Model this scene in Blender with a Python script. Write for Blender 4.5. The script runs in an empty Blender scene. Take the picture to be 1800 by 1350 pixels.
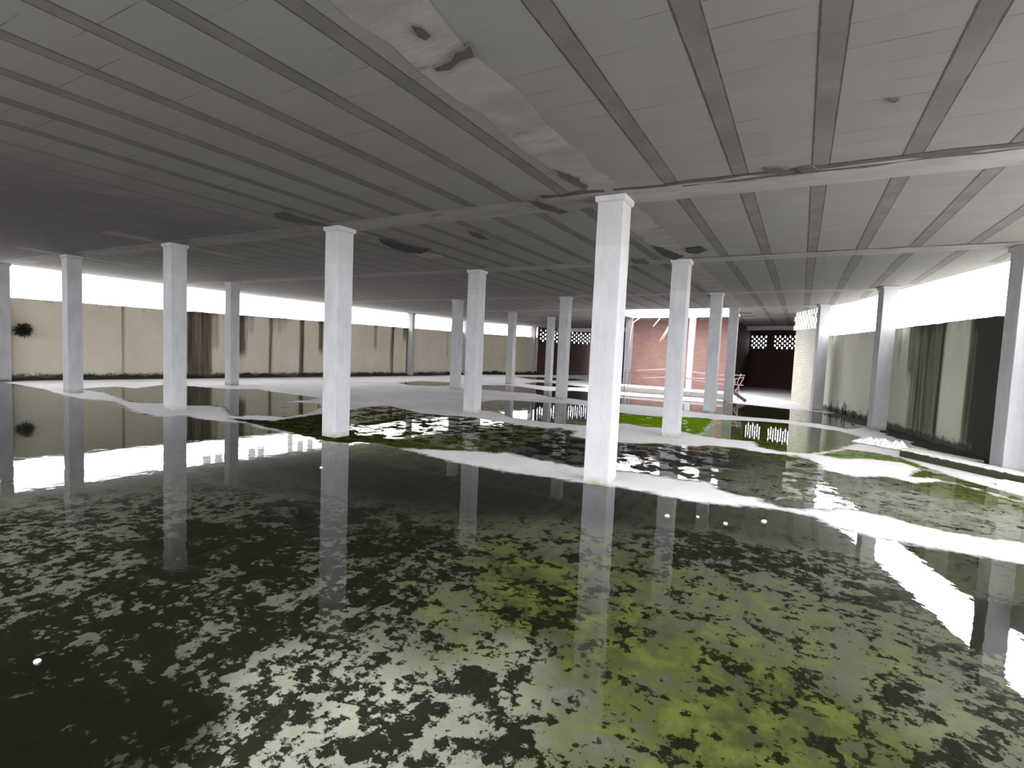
import bpy, bmesh, math, random
import numpy as np
from mathutils import Vector, Matrix, noise as mnoise
from mathutils.geometry import tessellate_polygon
random.seed(7)
D = bpy.data
C = bpy.context.scene.collection
scene = bpy.context.scene

# ------------------------------------------------------------------ camera
cam_d = D.cameras.new('camera'); cam = D.objects.new('camera', cam_d); C.objects.link(cam)
F = Vector((-0.48647034, 0.87125316, -0.06530339)); R_ = Vector((0.87092551, 0.48951948, 0.04312119)); U = Vector((-0.06953676, 0.03589721, 0.99693331))
cam.matrix_world = Matrix(((R_.x, U.x, -F.x, 0), (R_.y, U.y, -F.y, 0), (R_.z, U.z, -F.z, 1.5), (0, 0, 0, 1)))
cam_d.sensor_width = 36.0; cam_d.lens = 36.0*904.84/1800
cam_d.clip_start = 0.05; cam_d.clip_end = 500
scene.camera = cam
# ------------------------------------------------------------------ sky and exposure
SKY = 14.0
w = D.worlds.new('overcast_sky'); scene.world = w; w.use_nodes = True
bg = w.node_tree.nodes['Background']; bg.inputs['Color'].default_value = (0.96, 0.98, 1.0, 1); bg.inputs['Strength'].default_value = SKY
vs = scene.view_settings
vs.view_transform = 'Standard'; vs.look = 'None'; vs.gamma = 1; vs.use_curve_mapping = False; vs.exposure = 0.0
cy = scene.cycles
cy.use_denoising = True; cy.max_bounces = 14; cy.diffuse_bounces = 8; cy.glossy_bounces = 6; cy.transparent_max_bounces = 16
cy.sample_clamp_indirect = 10; cy.caustics_reflective = False; cy.caustics_refractive = False

PUDDLES = [('large still puddle of dark water and algae filling the foreground floor', 0.0, 0.65, [(-20.0, 6.6), (-19.33, 5.54), (-17.98, 5.56), (-16.76, 5.56), (-15.25, 5.36), (-14.01, 5.29), (-13.08, 5.55), (-11.26, 5.08), (-10.72, 5.05), (-10.17, 5.06), (-10.06, 5.42), (-9.48, 5.37), (-8.97, 5.49), (-8.55, 5.63), (-7.96, 5.49), (-7.32, 5.46), (-6.84, 5.47), (-6.44, 5.42), (-6.13, 5.26), (-5.84, 5.46), (-5.81, 5.62), (-5.6, 5.81), (-5.16, 5.72), (-4.79, 5.66), (-4.28, 5.54), (-3.86, 5.48), (-3.42, 5.48), (-2.99, 5.45), (-2.62, 5.53), (-2.17, 5.55), (-1.78, 5.64), (-1.37, 5.64), (-1.03, 5.57), (-0.66, 5.61), (-0.24, 5.8), (0.06, 5.83), (0.21, 5.78), (0.34, 5.56), (0.54, 5.47), (0.71, 5.42), (1.07, 5.42), (1.36, 5.44), (1.63, 5.43), (3.0, 5.0), (4.3, 4.2), (4.4, -2.0), (1.0, -4.0), (-8.0, -4.0), (-16.0, -2.0), (-20.6, 1.0)]), ('dark puddle at the foot of the slender column before the stained left wall', 0.12, 0.5, [(-16.39, 6.19), (-16.68, 6.75), (-16.67, 7.14), (-15.93, 7.3), (-16.72, 8.32), (-16.24, 8.75), (-15.45, 8.89), (-14.65, 9.09), (-14.26, 9.74), (-13.25, 9.58), (-12.66, 9.52), (-12.23, 9.56), (-11.15, 9.46), (-11.0, 8.94), (-11.0, 8.27), (-10.12, 8.59), (-9.58, 8.14), (-8.9, 7.24), (-8.77, 6.6), (-9.46, 6.34), (-9.35, 6.09), (-9.55, 5.99), (-10.81, 6.65), (-11.26, 6.6), (-11.56, 6.23), (-12.12, 6.23), (-12.61, 5.78), (-13.03, 5.8), (-14.11, 6.05), (-15.19, 6.26)]), ('mossy broken puddle spreading right of the moss-footed column', 0.66, 1.0, [(-8.72, 8.18), (-8.96, 8.9), (-8.86, 9.57), (-8.13, 9.36), (-7.33, 9.02), (-6.81, 9.16), (-6.44, 9.29), (-6.22, 9.41), (-5.8, 9.21), (-5.36, 9.19), (-4.78, 9.11), (-4.27, 9.1), (-4.09, 9.39), (-3.83, 9.15), (-3.86, 8.84), (-3.53, 8.55), (-3.22, 8.53), (-2.69, 8.58), (-2.61, 8.58), (-2.35, 8.67), (-2.1, 8.97), (-1.76, 9.0), (-1.42, 9.17), (-1.32, 9.4), (-0.88, 9.53), (-0.45, 9.33), (0.04, 9.46), (0.34, 8.96), (0.3, 7.46), (0.06, 6.58), (-0.21, 6.15), (-0.34, 6.21), (-0.5, 6.2), (-0.66, 6.25), (-0.77, 6.35), (-0.78, 6.53), (-0.93, 6.61), (-1.16, 6.53), (-1.38, 6.54), (-1.82, 6.53), (-2.0, 6.41), (-2.4, 6.33), (-2.64, 6.34), (-3.07, 6.4), (-3.28, 6.41), (-3.6, 6.54), (-3.88, 6.35), (-4.16, 6.33), (-4.49, 6.21), (-4.79, 6.18), (-5.44, 6.15), (-6.05, 6.22), (-6.33, 6.11), (-6.66, 6.27)]), ('reflective puddle between the middle column row, mirroring the pierced brickwork', 0.22, 0.8, [(-7.81, 12.21), (-7.89, 13.13), (-7.16, 13.57), (-6.47, 13.7), (-5.87, 13.99), (-5.23, 13.86), (-4.39, 13.23), (-3.58, 10.81), (-3.8, 10.12), (-4.24, 10.01), (-4.66, 9.92), (-5.1, 9.96), (-5.55, 10.0), (-6.15, 10.52), (-6.57, 10.69), (-6.78, 10.62)]), ('bright green mossy puddle patch behind the column with the bright right edge', 0.95, 0.7, [(-4.24, 13.23), (-4.07, 13.06), (-3.7, 12.97), (-2.92, 13.03), (-2.52, 13.46), (-2.01, 13.71), (-1.78, 13.51), (-1.74, 12.6), (-1.72, 11.78), (-1.65, 11.01), (-1.69, 10.59), (-2.0, 10.76), (-2.46, 11.03), (-2.84, 10.87), (-3.21, 11.07), (-3.48, 10.91)]), ('green tinted puddle mirroring the right pierced brickwork near the whitewashed wall', 0.1, 0.6, [(-1.75, 13.55), (-1.24, 13.94), (-0.74, 14.18), (-0.24, 14.29), (0.25, 14.01), (0.85, 13.67), (1.17, 12.95), (0.98, 11.73), (0.65, 10.69), (0.2, 9.84), (-0.22, 9.72), (-0.53, 9.91), (-0.67, 10.53), (-1.0, 10.46), (-1.46, 10.45), (-1.63, 10.55), (-1.63, 11.23), (-1.67, 12.29)]), ('thin puddle lying in front of the low kerb of the roof opening', 0.15, 0.7, [(-11.52, 18.02), (-10.94, 19.1), (-9.58, 18.59), (-8.48, 17.91), (-7.77, 19.04), (-6.92, 19.0), (-5.92, 18.85), (-5.41, 18.82), (-4.43, 19.11), (-3.53, 18.67), (-2.83, 18.68), (-2.55, 19.99), (-1.98, 19.2), (-1.38, 19.12), (-0.03, 18.55), (0.37, 18.79), (0.88, 18.12), (1.19, 16.38), (1.38, 14.91), (1.06, 14.34), (0.5, 14.92), (-0.13, 15.12), (-0.79, 15.03), (-1.34, 14.93), (-1.99, 15.08), (-2.21, 15.0), (-2.86, 15.22), (-3.5, 15.53), (-4.45, 15.53), (-4.8, 15.34), (-5.52, 15.19), (-5.92, 15.49), (-6.61, 15.74), (-7.17, 15.6), (-8.16, 16.3), (-9.02, 16.18), (-10.17, 16.08)]), ('small far puddle before the dark hall with pierced brick openings', 0.2, 0.6, [(-14.27, 25.85), (-13.73, 26.59), (-12.95, 27.25), (-11.62, 27.95), (-10.47, 27.7), (-10.76, 25.48), (-11.76, 24.78), (-12.28, 24.12)]), ('narrow far puddle at the foot of the far pale column', 0.2, 0.6, [(-11.08, 20.92), (-11.11, 22.45), (-10.25, 22.56), (-9.16, 22.08), (-8.16, 21.63), (-8.71, 20.67), (-9.46, 20.24), (-10.24, 20.41)]), ('thin wet sheet along the left wall behind the second column row', 0.35, 0.6, [(-14.03, 15.76), (-14.26, 17.46), (-13.22, 18.11), (-12.09, 16.96), (-12.28, 15.73), (-13.0, 15.26)]), ('shallow rippled puddle catching sky light near the fallen slabs', 0.55, 1.6, [(-0.23, 6.08), (0.06, 6.58), (0.3, 7.46), (0.36, 8.51), (0.72, 8.25), (1.13, 8.59), (1.41, 8.35), (1.78, 8.8), (2.05, 8.44), (2.34, 7.98), (3.1, 8.3), (3.3, 6.3), (1.82, 6.11), (1.5, 6.04), (1.11, 6.12), (0.82, 6.33), (0.48, 6.35), (0.16, 6.04), (-0.04, 5.98)]), ('mossy shallow puddle beside the crumpled plastic sheet', 0.5, 1.0, [(0.36, 9.8), (0.83, 10.85), (1.16, 10.81), (1.49, 10.61), (1.81, 9.67), (2.06, 9.03), (2.47, 8.46), (2.35, 8.01), (2.07, 8.53), (1.74, 8.92), (1.42, 8.82), (1.68, 9.65), (1.46, 10.07), (1.0, 10.01), (0.67, 9.72)])]
MOSS = [[(-9.31, 5.78), (-8.47, 6.13), (-8.68, 7.35), (-8.72, 8.18), (-8.96, 8.9), (-7.31, 8.61), (-5.2, 8.48), (-3.62, 6.58), (-4.11, 6.26), (-4.62, 5.97), (-5.07, 5.74), (-5.47, 5.68), (-5.68, 5.67), (-5.93, 5.44), (-6.38, 5.41), (-7.43, 5.59), (-8.67, 5.71)], [(-4.87, 8.8), (-3.73, 9.25), (-3.48, 8.37), (-3.13, 8.31), (-2.38, 6.35), (-3.16, 6.41), (-3.69, 6.52)]]
ZONES = [(-5.46,1.71,0.45,0,0.5),(-4.95,2.09,0.5,0,0.45),(-4.53,2.82,0.42,0,0.4),(-5.96,3.06,0.15,0,0.3),(-6.06,2.1,0.2,0,0.35),(-3.63,3.09,0.6,0.05,0.3),(-3.73,4.24,0.12,0.1,0.05),(-2.52,4.62,0.12,0.1,0.08),(-4.57,4.21,0.1,0.05,0.08),(-4.73,3.44,0.2,0,0.25),(-1.66,4.8,0.1,0.1,0.12),(-0.91,5.14,0.12,0.2,0.15),(-0.16,5.1,0.15,0.1,0.3),(-3.74,2.04,0.82,0,0.35),(-3.46,2.37,0.66,0.05,0.4),(-3.87,1.48,0.48,0,0.5),(-4.58,1.43,0.5,0,0.55),(-3.21,1.11,0.62,0,0.45),(-2.77,0.86,0.8,0,0.25),(-2.38,0.9,0.84,0,0.22),(-1.95,1.0,0.72,0.05,0.2),(-2.29,0.63,0.95,0,0.12),(-2.6,1.21,0.62,0,0.45),(-2.52,1.57,0.55,0.05,0.5),(-1.88,1.43,0.45,0.1,0.85),(-1.69,1.17,0.35,0,0.9),(-1.44,1.51,0.45,0.1,0.95),(-1.18,1.39,0.5,0.1,0.8),(-2.27,2.11,0.58,0.15,0.5),(-2.53,2.9,0.62,0.2,0.35),(-1.95,2.82,0.5,0.5,0.5),(-1.11,1.85,0.52,0.2,0.8),(-1.15,2.17,0.3,0.4,0.8),(-1.48,2.26,0.3,0.6,0.6),(-1.64,3.04,0.3,0.8,0.35),(-1.52,3.77,0.35,0.4,0.45),(-0.97,3.5,0.35,0.7,0.5),(-1.2,2.6,0.45,0.9,0.35),(-0.79,2.41,0.3,0.9,0.5),(-0.49,2.34,0.15,0.8,0.65),(-0.21,2.11,0.25,1,0.5),(-0.47,1.84,0.3,0.7,0.7),(0.09,2.49,0.35,0.9,0.5),(-0.24,3.5,0.25,0.6,0.6),(0.26,4.37,0.5,0.2,0.55),(-0.53,4.34,0.65,0.1,0.45),(0.66,3.7,0.35,0.4,0.5),(0.63,2.84,0.45,0.4,0.6),(1.11,4.0,0.9,0,0.3),(1.2,5.03,0.2,0.3,0.3),(0.34,3.15,0.25,0.6,0.6),(0.28,2.31,0.35,0.8,0.5),(-9.51,3.31,0.1,0,0.2),(-8.46,4.35,0.1,0,0.12),(-8.01,5.8,0.35,0.5,0.15),(-6.25,5.74,0.2,0.6,0.1),(-6.41,7.24,0.4,0.7,0.15),(-5.03,6.21,0.1,0.9,0.25),(-4.74,7.56,0.4,0.7,0.12),(-10.38,10.52,0.05,0,0.5),(-3.06,7.38,0.1,0,0.15),(-1.06,8.02,0.1,0,0.2),(-5.01,11.98,0.5,0.7,0.15),(-3.1,11.83,0.0,1.9,0.5),(-2.15,12.18,0.0,1.9,0.5),(-1.06,12.11,0.3,1.1,0.4),(0.22,11.43,0.25,1.2,0.6),(0.05,7.63,0.3,0.5,0.5),(0.93,7.32,0.25,0.15,0.75),(0.55,7.67,0.25,0.2,0.65),(1.53,6.98,0.25,0.25,0.7),(1.85,9.52,0.2,1.1,0.5),(2.17,8.28,0.2,0.9,0.5),(1.29,9.93,0.2,1.5,0.5),(-7.57,18.0,0.3,0.2,0.15),(-0.75,16.87,0.5,0.4,0.15),(-3.19,16.87,0.1,0,0.5),(-14.44,7.42,0.1,0,0.2),(-12.04,8.23,0.1,0,0.2)]
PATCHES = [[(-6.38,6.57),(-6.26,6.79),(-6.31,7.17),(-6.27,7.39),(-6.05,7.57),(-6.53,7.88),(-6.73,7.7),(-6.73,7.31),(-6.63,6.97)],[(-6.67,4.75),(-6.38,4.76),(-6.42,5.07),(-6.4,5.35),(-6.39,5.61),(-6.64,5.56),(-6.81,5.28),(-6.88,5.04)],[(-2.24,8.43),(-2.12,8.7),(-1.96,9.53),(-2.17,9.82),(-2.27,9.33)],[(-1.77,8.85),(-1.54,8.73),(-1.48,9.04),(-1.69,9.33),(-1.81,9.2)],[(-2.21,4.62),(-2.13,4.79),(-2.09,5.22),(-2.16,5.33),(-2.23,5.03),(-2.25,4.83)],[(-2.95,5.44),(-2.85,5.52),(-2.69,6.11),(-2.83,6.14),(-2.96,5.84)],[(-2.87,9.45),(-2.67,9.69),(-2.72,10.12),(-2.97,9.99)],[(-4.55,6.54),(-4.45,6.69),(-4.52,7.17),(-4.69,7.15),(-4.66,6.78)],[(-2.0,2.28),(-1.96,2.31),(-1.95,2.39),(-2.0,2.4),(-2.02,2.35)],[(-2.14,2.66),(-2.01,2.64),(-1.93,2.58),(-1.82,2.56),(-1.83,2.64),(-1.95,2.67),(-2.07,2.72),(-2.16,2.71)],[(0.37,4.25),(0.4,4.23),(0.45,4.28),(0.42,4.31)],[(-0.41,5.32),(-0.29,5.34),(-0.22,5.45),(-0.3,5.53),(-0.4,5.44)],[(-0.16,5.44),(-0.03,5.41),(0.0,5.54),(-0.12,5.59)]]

# ------------------------------------------------------------------ building plan (metres)
LEFT = [(-22.4, -6), (-21.1, 0.5), (-20.1, 5.7), (-19.35, 9.9), (-18.25, 15.4), (-17.25, 20.4), (-16.6, 25.6), (-14.85, 29.8)]
RIGHT = [(6.6, -6), (5.2, 1), (4.15, 5.8), (3.02, 10.6), (2.5, 12.7), (1.92, 15.3), (1.1, 18.6), (0.6, 19.95), (-0.25, 22.4)]
def interp(pl, y):
    if y <= pl[0][1]: return pl[0][0]
    for (x0, y0), (x1, y1) in zip(pl, pl[1:]):
        if y <= y1: return x0+(x1-x0)*(y-y0)/(y1-y0)
    return pl[-1][0]
def zc(x, y):            # underside of the slab
    return 3.241-0.0102*x+0.0066*y+0.00122*x*y
HOLE = (-7.05, -2.32, 20.0, 24.05)

# ------------------------------------------------------------------ helpers
def tag(o, label=None, cat=None, group=None, kind=None):
    if label: o['label'] = label
    if cat: o['category'] = cat
    if group: o['group'] = group
    if kind: o['kind'] = kind
    return o
def empty(name, loc, rz=0):
    o = D.objects.new(name, None); o.location = loc; o.rotation_euler = (0, 0, rz); C.objects.link(o); return o
def mesh_obj(name, verts, faces, m, parent=None, loc=(0, 0, 0), rz=0, smooth=False):
    me = D.meshes.new(name); me.from_pydata([tuple(v) for v in verts], [], faces); me.update()
    if m: me.materials.append(m)
    if smooth:
        for p in me.polygons: p.use_smooth = True
    o = D.objects.new(name, me); o.location = loc; o.rotation_euler = (0, 0, rz); C.objects.link(o)
    if parent: o.parent = parent
    return o
def bm_obj(name, bm, m, parent=None, loc=(0, 0, 0), rz=0, smooth=False):
    me = D.meshes.new(name); bm.to_mesh(me); bm.free(); me.materials.append(m)
    if smooth:
        for p in me.polygons: p.use_smooth = True
    o = D.objects.new(name, me); o.location = loc; o.rotation_euler = (0, 0, rz); C.objects.link(o)
    if parent: o.parent = parent
    return o
def add_box(bm, x0, x1, y0, y1, z0, z1, M=None):
    vs_ = [bm.verts.new(v) for v in [(x0, y0, z0), (x1, y0, z0), (x1, y1, z0), (x0, y1, z0), (x0, y0, z1), (x1, y0, z1), (x1, y1, z1), (x0, y1, z1)]]
    if M: 
        for v in vs_: v.co = M @ v.co
    for f in [(0, 3, 2, 1), (4, 5, 6, 7), (0, 1, 5, 4), (1, 2, 6, 5), (2, 3, 7, 6), (3, 0, 4, 7)]: bm.faces.new([vs_[i] for i in f])
def add_tube(bm, pts, r, n=8):
    pts = [Vector(p) for p in pts]; rings = []
    for i, p in enumerate(pts):
        d = (pts[min(i+1, len(pts)-1)]-pts[max(i-1, 0)]).normalized()
        a = d.orthogonal().normalized(); b = d.cross(a)
        if i and rings:
            a0 = (rings[-1][0].co-pts[i-1]); a = (a0-d*a0.dot(d)).normalized(); b = d.cross(a)
        rings.append([bm.verts.new(p+(a*math.cos(2*math.pi*k/n)+b*math.sin(2*math.pi*k/n))*r) for k in range(n)])
    for q0, q1 in zip(rings, rings[1:]):
        for k in range(n): bm.faces.new([q0[k], q0[(k+1) % n], q1[(k+1) % n], q1[k]])
    bm.faces.new(rings[0][::-1]); bm.faces.new(rings[-1])
def bevel(o, w_=0.01, s=2):
    m = o.modifiers.new('bevel', 'BEVEL'); m.width = w_; m.segments = s; m.limit_method = 'ANGLE'
def fbm(x, y, z=0.0, o=4):
    return mnoise.fractal(Vector((x, y, z)), 0.8, 2.1, o)

class NT:
    def __init__(s, name):
        s.m = D.materials.new(name); s.m.use_nodes = True; s.t = s.m.node_tree; s.t.nodes.clear()
        s.out = s.t.nodes.new('ShaderNodeOutputMaterial')
    def n(s, typ, ins={}, **kw):
        nd = s.t.nodes.new(typ)
        for k, v in kw.items(): setattr(nd, k, v)
        for k, v in ins.items():
            sock = nd.inputs[k]
            if isinstance(v, bpy.types.NodeSocket): s.t.links.new(v, sock)
            else: sock.default_value = v
        return nd
    def coord(s, which='Object'): return s.n('ShaderNodeTexCoord').outputs[which]
    def map(s, v, sc=(1, 1, 1), loc=(0, 0, 0), rot=(0, 0, 0)):
        return s.n('ShaderNodeMapping', {'Vector': v, 'Scale': sc, 'Location': loc, 'Rotation': rot}).outputs[0]
    def noise(s, v, scale, detail=4, rough=.55, dist=0):
        return s.n('ShaderNodeTexNoise', {'Vector': v, 'Scale': scale, 'Detail': detail, 'Roughness': rough, 'Distortion': dist}).outputs['Fac']
    def ramp(s, f, a, b, lo=0., hi=1.):
        return s.n('ShaderNodeMapRange', {'Value': f, 'From Min': a, 'From Max': b, 'To Min': lo, 'To Max': hi}).outputs[0]
    def math(s, op, a, b=0., c=0.):
        return s.n('ShaderNodeMath', {0: a, 1: b, 2: c}, operation=op).outputs[0]
    def mix(s, f, a, b):
        nd = s.n('ShaderNodeMix', data_type='RGBA')
        for i, v in ((0, f), (6, a), (7, b)):
            if isinstance(v, bpy.types.NodeSocket): s.t.links.new(v, nd.inputs[i])
            else: nd.inputs[i].default_value = v if i == 0 else (*v, 1)
        return nd.outputs[2]
    def attr(s, name): return s.n('ShaderNodeAttribute', attribute_name=name).outputs['Fac']
    def bump(s, hgt, strength=.3, dist=.01):
        return s.n('ShaderNodeBump', {'Height': hgt, 'Strength': strength, 'Distance': dist}).outputs[0]
    def bsdf(s, color, rough=.8, normal=None, **kw):
        ins = {'Base Color': color if isinstance(color, bpy.types.NodeSocket) else (*color, 1), 'Roughness': rough}
        if normal: ins['Normal'] = normal
        ins.update(kw)
        b = s.n('ShaderNodeBsdfPrincipled', ins)
        s.t.links.new(b.outputs[0], s.out.inputs[0]); return b

def simple(name, col, rough=.7, var=.15, scale=8, bump=.2, **kw):
    a = NT(name); co = a.coord(); f = a.noise(co, scale, 6, .6)
    c = a.mix(f, tuple(v*(1-var*2) for v in col), tuple(min(1, v*(1+var)) for v in col))
    a.bsdf(c, rough, a.bump(f, bump, .01), **kw); return a.m

# ------------------------------------------------------------------ materials
def mat_column():
    a = NT('column_concrete'); co = a.coord()
    geo = a.n('ShaderNodeNewGeometry').outputs['Position']
    f = a.noise(a.map(geo, (1, 1, .45)), 5, 7, .62)
    c = a.mix(a.ramp(f, .3, .7), (.30, .298, .312), (.385, .38, .395))
    sp = a.noise(geo, 70, 3, .6)
    c = a.mix(a.ramp(sp, .69, .76, 0, .55), c, (.25, .24, .23))
    z = a.n('ShaderNodeSeparateXYZ', {'Vector': co}).outputs[2]
    c = a.mix(a.ramp(z, 2.72, 2.74, 0, .35), c, (.28, .26, .25))                       # last pour of each column
    c = a.mix(a.math('MULTIPLY', a.ramp(z, .10, .0), a.ramp(f, .35, .6)), c, (.16, .17, .08))     # splash line
    lines = a.n('ShaderNodeTexWave', {'Vector': co, 'Scale': 3.1, 'Distortion': .4, 'Detail': 2}, bands_direction='X').outputs['Fac']
    h = a.math('ADD', f, a.math('MULTIPLY', a.ramp(lines, .92, 1), .25))
    a.bsdf(c, .82, a.bump(h, .35, .012)); return a.m
def mat_wall(name, c0, c1, stain_c, brown):
    a = NT(name); uv = a.coord('UV')
    s = a.attr('stain')
    f = a.noise(a.map(uv, (1, .6, 1)), 1.3, 5, .6)
    c = a.mix(a.ramp(f, .3, .7), c0, c1)
    seam = a.n('ShaderNodeTexBrick', {'Vector': uv, 'Scale': 1.0, 'Mortar Size': .006, 'Brick Width': 1.35, 'Row Height': 1.22, 'Color1': (0, 0, 0, 1), 'Color2': (0, 0, 0, 1), 'Mortar': (1, 1, 1, 1)}, offset=0.0).outputs['Color']
    c = a.mix(a.math('MULTIPLY', seam, a.ramp(f, .45, .7, 0, .35)), c, tuple(v*.4 for v in c0))
    st = a.noise(a.map(uv, (5.5, .22, 1)), 1.0, 6, .62)          # vertical streaks
    v = a.n('ShaderNodeSeparateXYZ', {'Vector': uv}).outputs[1]
    k = a.math('ADD', s, a.math('MULTIPLY', a.math('SUBTRACT', st, .5), 1.5))
    c = a.mix(a.ramp(k, .22, .75, 0, .8), c, brown)
    c = a.mix(a.ramp(k, .55, 1.05, 0, 1), c, stain_c)
    base = a.math('ADD', a.ramp(v, .32, .02, 0, 1), a.math('SUBTRACT', a.noise(uv, 9, 5, .6), .62))
    c = a.mix(a.ramp(base, .25, .55, 0, .9), c, tuple(q*.8 for q in stain_c))
    a.bsdf(c, .85, a.bump(st, .25, .01)); return a.m
def mat_ceiling():
    a = NT('ceiling_blocks'); co = a.coord()
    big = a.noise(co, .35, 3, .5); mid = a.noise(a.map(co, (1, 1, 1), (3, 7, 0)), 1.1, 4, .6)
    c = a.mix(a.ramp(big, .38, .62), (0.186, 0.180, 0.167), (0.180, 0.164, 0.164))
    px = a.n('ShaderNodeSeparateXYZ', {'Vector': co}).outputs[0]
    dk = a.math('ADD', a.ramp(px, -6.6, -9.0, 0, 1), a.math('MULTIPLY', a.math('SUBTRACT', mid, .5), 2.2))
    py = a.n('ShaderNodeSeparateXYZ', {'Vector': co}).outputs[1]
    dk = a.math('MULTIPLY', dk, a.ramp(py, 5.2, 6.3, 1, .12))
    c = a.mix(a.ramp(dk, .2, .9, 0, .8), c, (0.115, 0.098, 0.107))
    rows = a.n('ShaderNodeTexBrick', {'Vector': a.map(co, (1, 1, 1), (400, 0, 0)), 'Scale': 1.0, 'Mortar Size': .0045, 'Mortar Smooth': .3, 'Brick Width': 900.0, 'Row Height': .25}, offset=0.0).outputs['Fac']
    tile = a.n('ShaderNodeTexBrick', {'Vector': a.map(co, (1, 1, 1), (.34, 0, 0), (0, 0, 0)), 'Scale': 1.0, 'Mortar Size': .0, 'Mortar Smooth': .3, 'Bias': 0, 'Brick Width': .68, 'Row Height': .25,
               'Color1': (.2, .2, .2, 1), 'Color2': (.8, .8, .8, 1), 'Mortar': (.5, .5, .5, 1)}, offset=0.0)
    tone = a.n('ShaderNodeSeparateColor', {'Color': tile.outputs['Color']}).outputs[0]
    c = a.mix(a.ramp(tone, .2, .8, 0, .16), c, (0.105, 0.102, 0.096))
    gate = a.ramp(a.noise(a.map(co, (1.4, 3.7, 1), (5, 1, 0)), 1.0, 3, .6), .46, .62, 0, .75)
    c = a.mix(a.math('MULTIPLY', rows, gate), c, (.05, .045, .04))
    c = a.mix(a.ramp(mid, .58, .8, 0, .45), c, (0.223, 0.202, 0.198))
    c = a.mix(a.ramp(a.noise(co, 14, 5, .7), .66, .8, 0, .3), c, (0.093, 0.087, 0.081))
    a.bsdf(c, .9, a.bump(mid, .2, .02)); return a.m
def mat_joist(name='joist_concrete', faint=0.):
    a = NT(name); co = a.coord()
    x = a.math('ABSOLUTE', a.n('ShaderNodeSeparateXYZ', {'Vector': co}).outputs[0])
    g = a.n('ShaderNodeNewGeometry').outputs['Position']
    f = a.noise(g, 2.2, 4, .6)
    c = a.mix(a.ramp(f, .35, .65), (0.090, 0.085, 0.076), (0.130, 0.115, 0.112))
    c = a.mix(a.ramp(a.noise(g, 1.2, 5, .7), .62, .72, 0, .6), c, (0.211, 0.198, 0.192))
    if faint: c = a.mix(a.ramp(f, .3, .7, .5, 1), c, (0.136, 0.121, 0.124))
    k = a.math('ADD', x, a.math('MULTIPLY', a.math('SUBTRACT', a.noise(g, 3.5, 5, .7), .5), .03))
    c = a.mix(a.ramp(k, .060, .064, 0, .9*(1-faint)), c, (.03, .026, .024))
    a.bsdf(c, .9, a.bump(f, .2, .01)); return a.m
def mat_beam():
    a = NT('beam_plaster'); g = a.n('ShaderNodeNewGeometry').outputs['Position']
    f = a.noise(a.map(g, (.5, 1, 1)), 2.5, 6, .65)
    c = a.mix(a.ramp(f, .35, .65), (0.190, 0.172, 0.168), (0.265, 0.248, 0.240))
    c = a.mix(a.ramp(a.noise(a.map(g, (.35, 1.2, 1), (2, 2, 0)), 3.0, 6, .7), .58, .66, 0, .8), c, (.11, .092, .084))
    a.bsdf(c, .9, a.bump(f, .5, .03)); return a.m
def mat_floor():
    a = NT('flooded_concrete_floor'); co = a.coord()
    wet, dens, grn, tone = a.attr('wet'), a.attr('dens'), a.attr('green'), a.attr('tone')
    n1 = a.noise(co, .7, 5, .6); n2 = a.noise(co, 7, 6, .65); n3 = a.noise(co, 30, 4, .7)
    dry = a.mix(a.ramp(n1, .35, .65), (.60, .575, .58), (.74, .71, .72))
    dry = a.mix(a.ramp(n2, .55, .8, 0, .3), dry, (.26, .25, .22))
    # under water: silt, green film, dark algae patches
    silt = a.mix(a.math('POWER', tone, 1.7), (.005, .0045, .003), (.315, .32, .27))
    silt = a.mix(a.ramp(n2, .35, .7, 0, .4), silt, a.mix(a.math('POWER', tone, 1.7), (.003, .003, .002), (.17, .17, .125)))
    mott = a.noise(co, 4.5, 7, .7, .3)
    gm = a.math('MULTIPLY', grn, a.ramp(mott, .3, .55, .5, 1))
    film = a.mix(a.ramp(mott, .38, .62), (.016, .020, .004), (.085, .095, .020))
    silt = a.mix(a.ramp(gm, .1, .75, 0, .93), silt, film)
    silt = a.mix(a.ramp(grn, 1.05, 1.7, 0, 1), silt, (.13, .22, .006))
    p1 = a.noise(co, 5.0, 7, .68, .1); p2 = a.noise(a.map(co, (1, 1, 1), (9, 4, 0)), 17.0, 6, .68, .1)
    pk = a.math('ADD', a.math('MULTIPLY', p1, .55), a.math('MULTIPLY', p2, .45))
    thr = a.ramp(dens, 0, 1, .60, .37)
    d = a.math('SUBTRACT', pk, thr)
    silt = a.mix(a.ramp(d, -.015, .004, 0, .35), silt, (.03, .03, .018))
    silt = a.mix(a.ramp(d, .0, .012, 0, .93), silt, (.004, .005, .002))
    silt = a.mix(a.ramp(n3, .74, .8, 0, .5), silt, (.4, .4, .3))
    damp = a.ramp(a.math('ADD', wet, a.math('MULTIPLY', a.math('SUBTRACT', n2, .5), 1.1)), .25, .6)
    c = a.mix(damp, dry, silt)
    r = a.ramp(damp, 0, 1, .75, .5)
    a.bsdf(c, r, a.bump(n2, .15, .01), **{'Specular IOR Level': a.ramp(damp, .3, .9, .25, 0)}); return a.m
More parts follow.
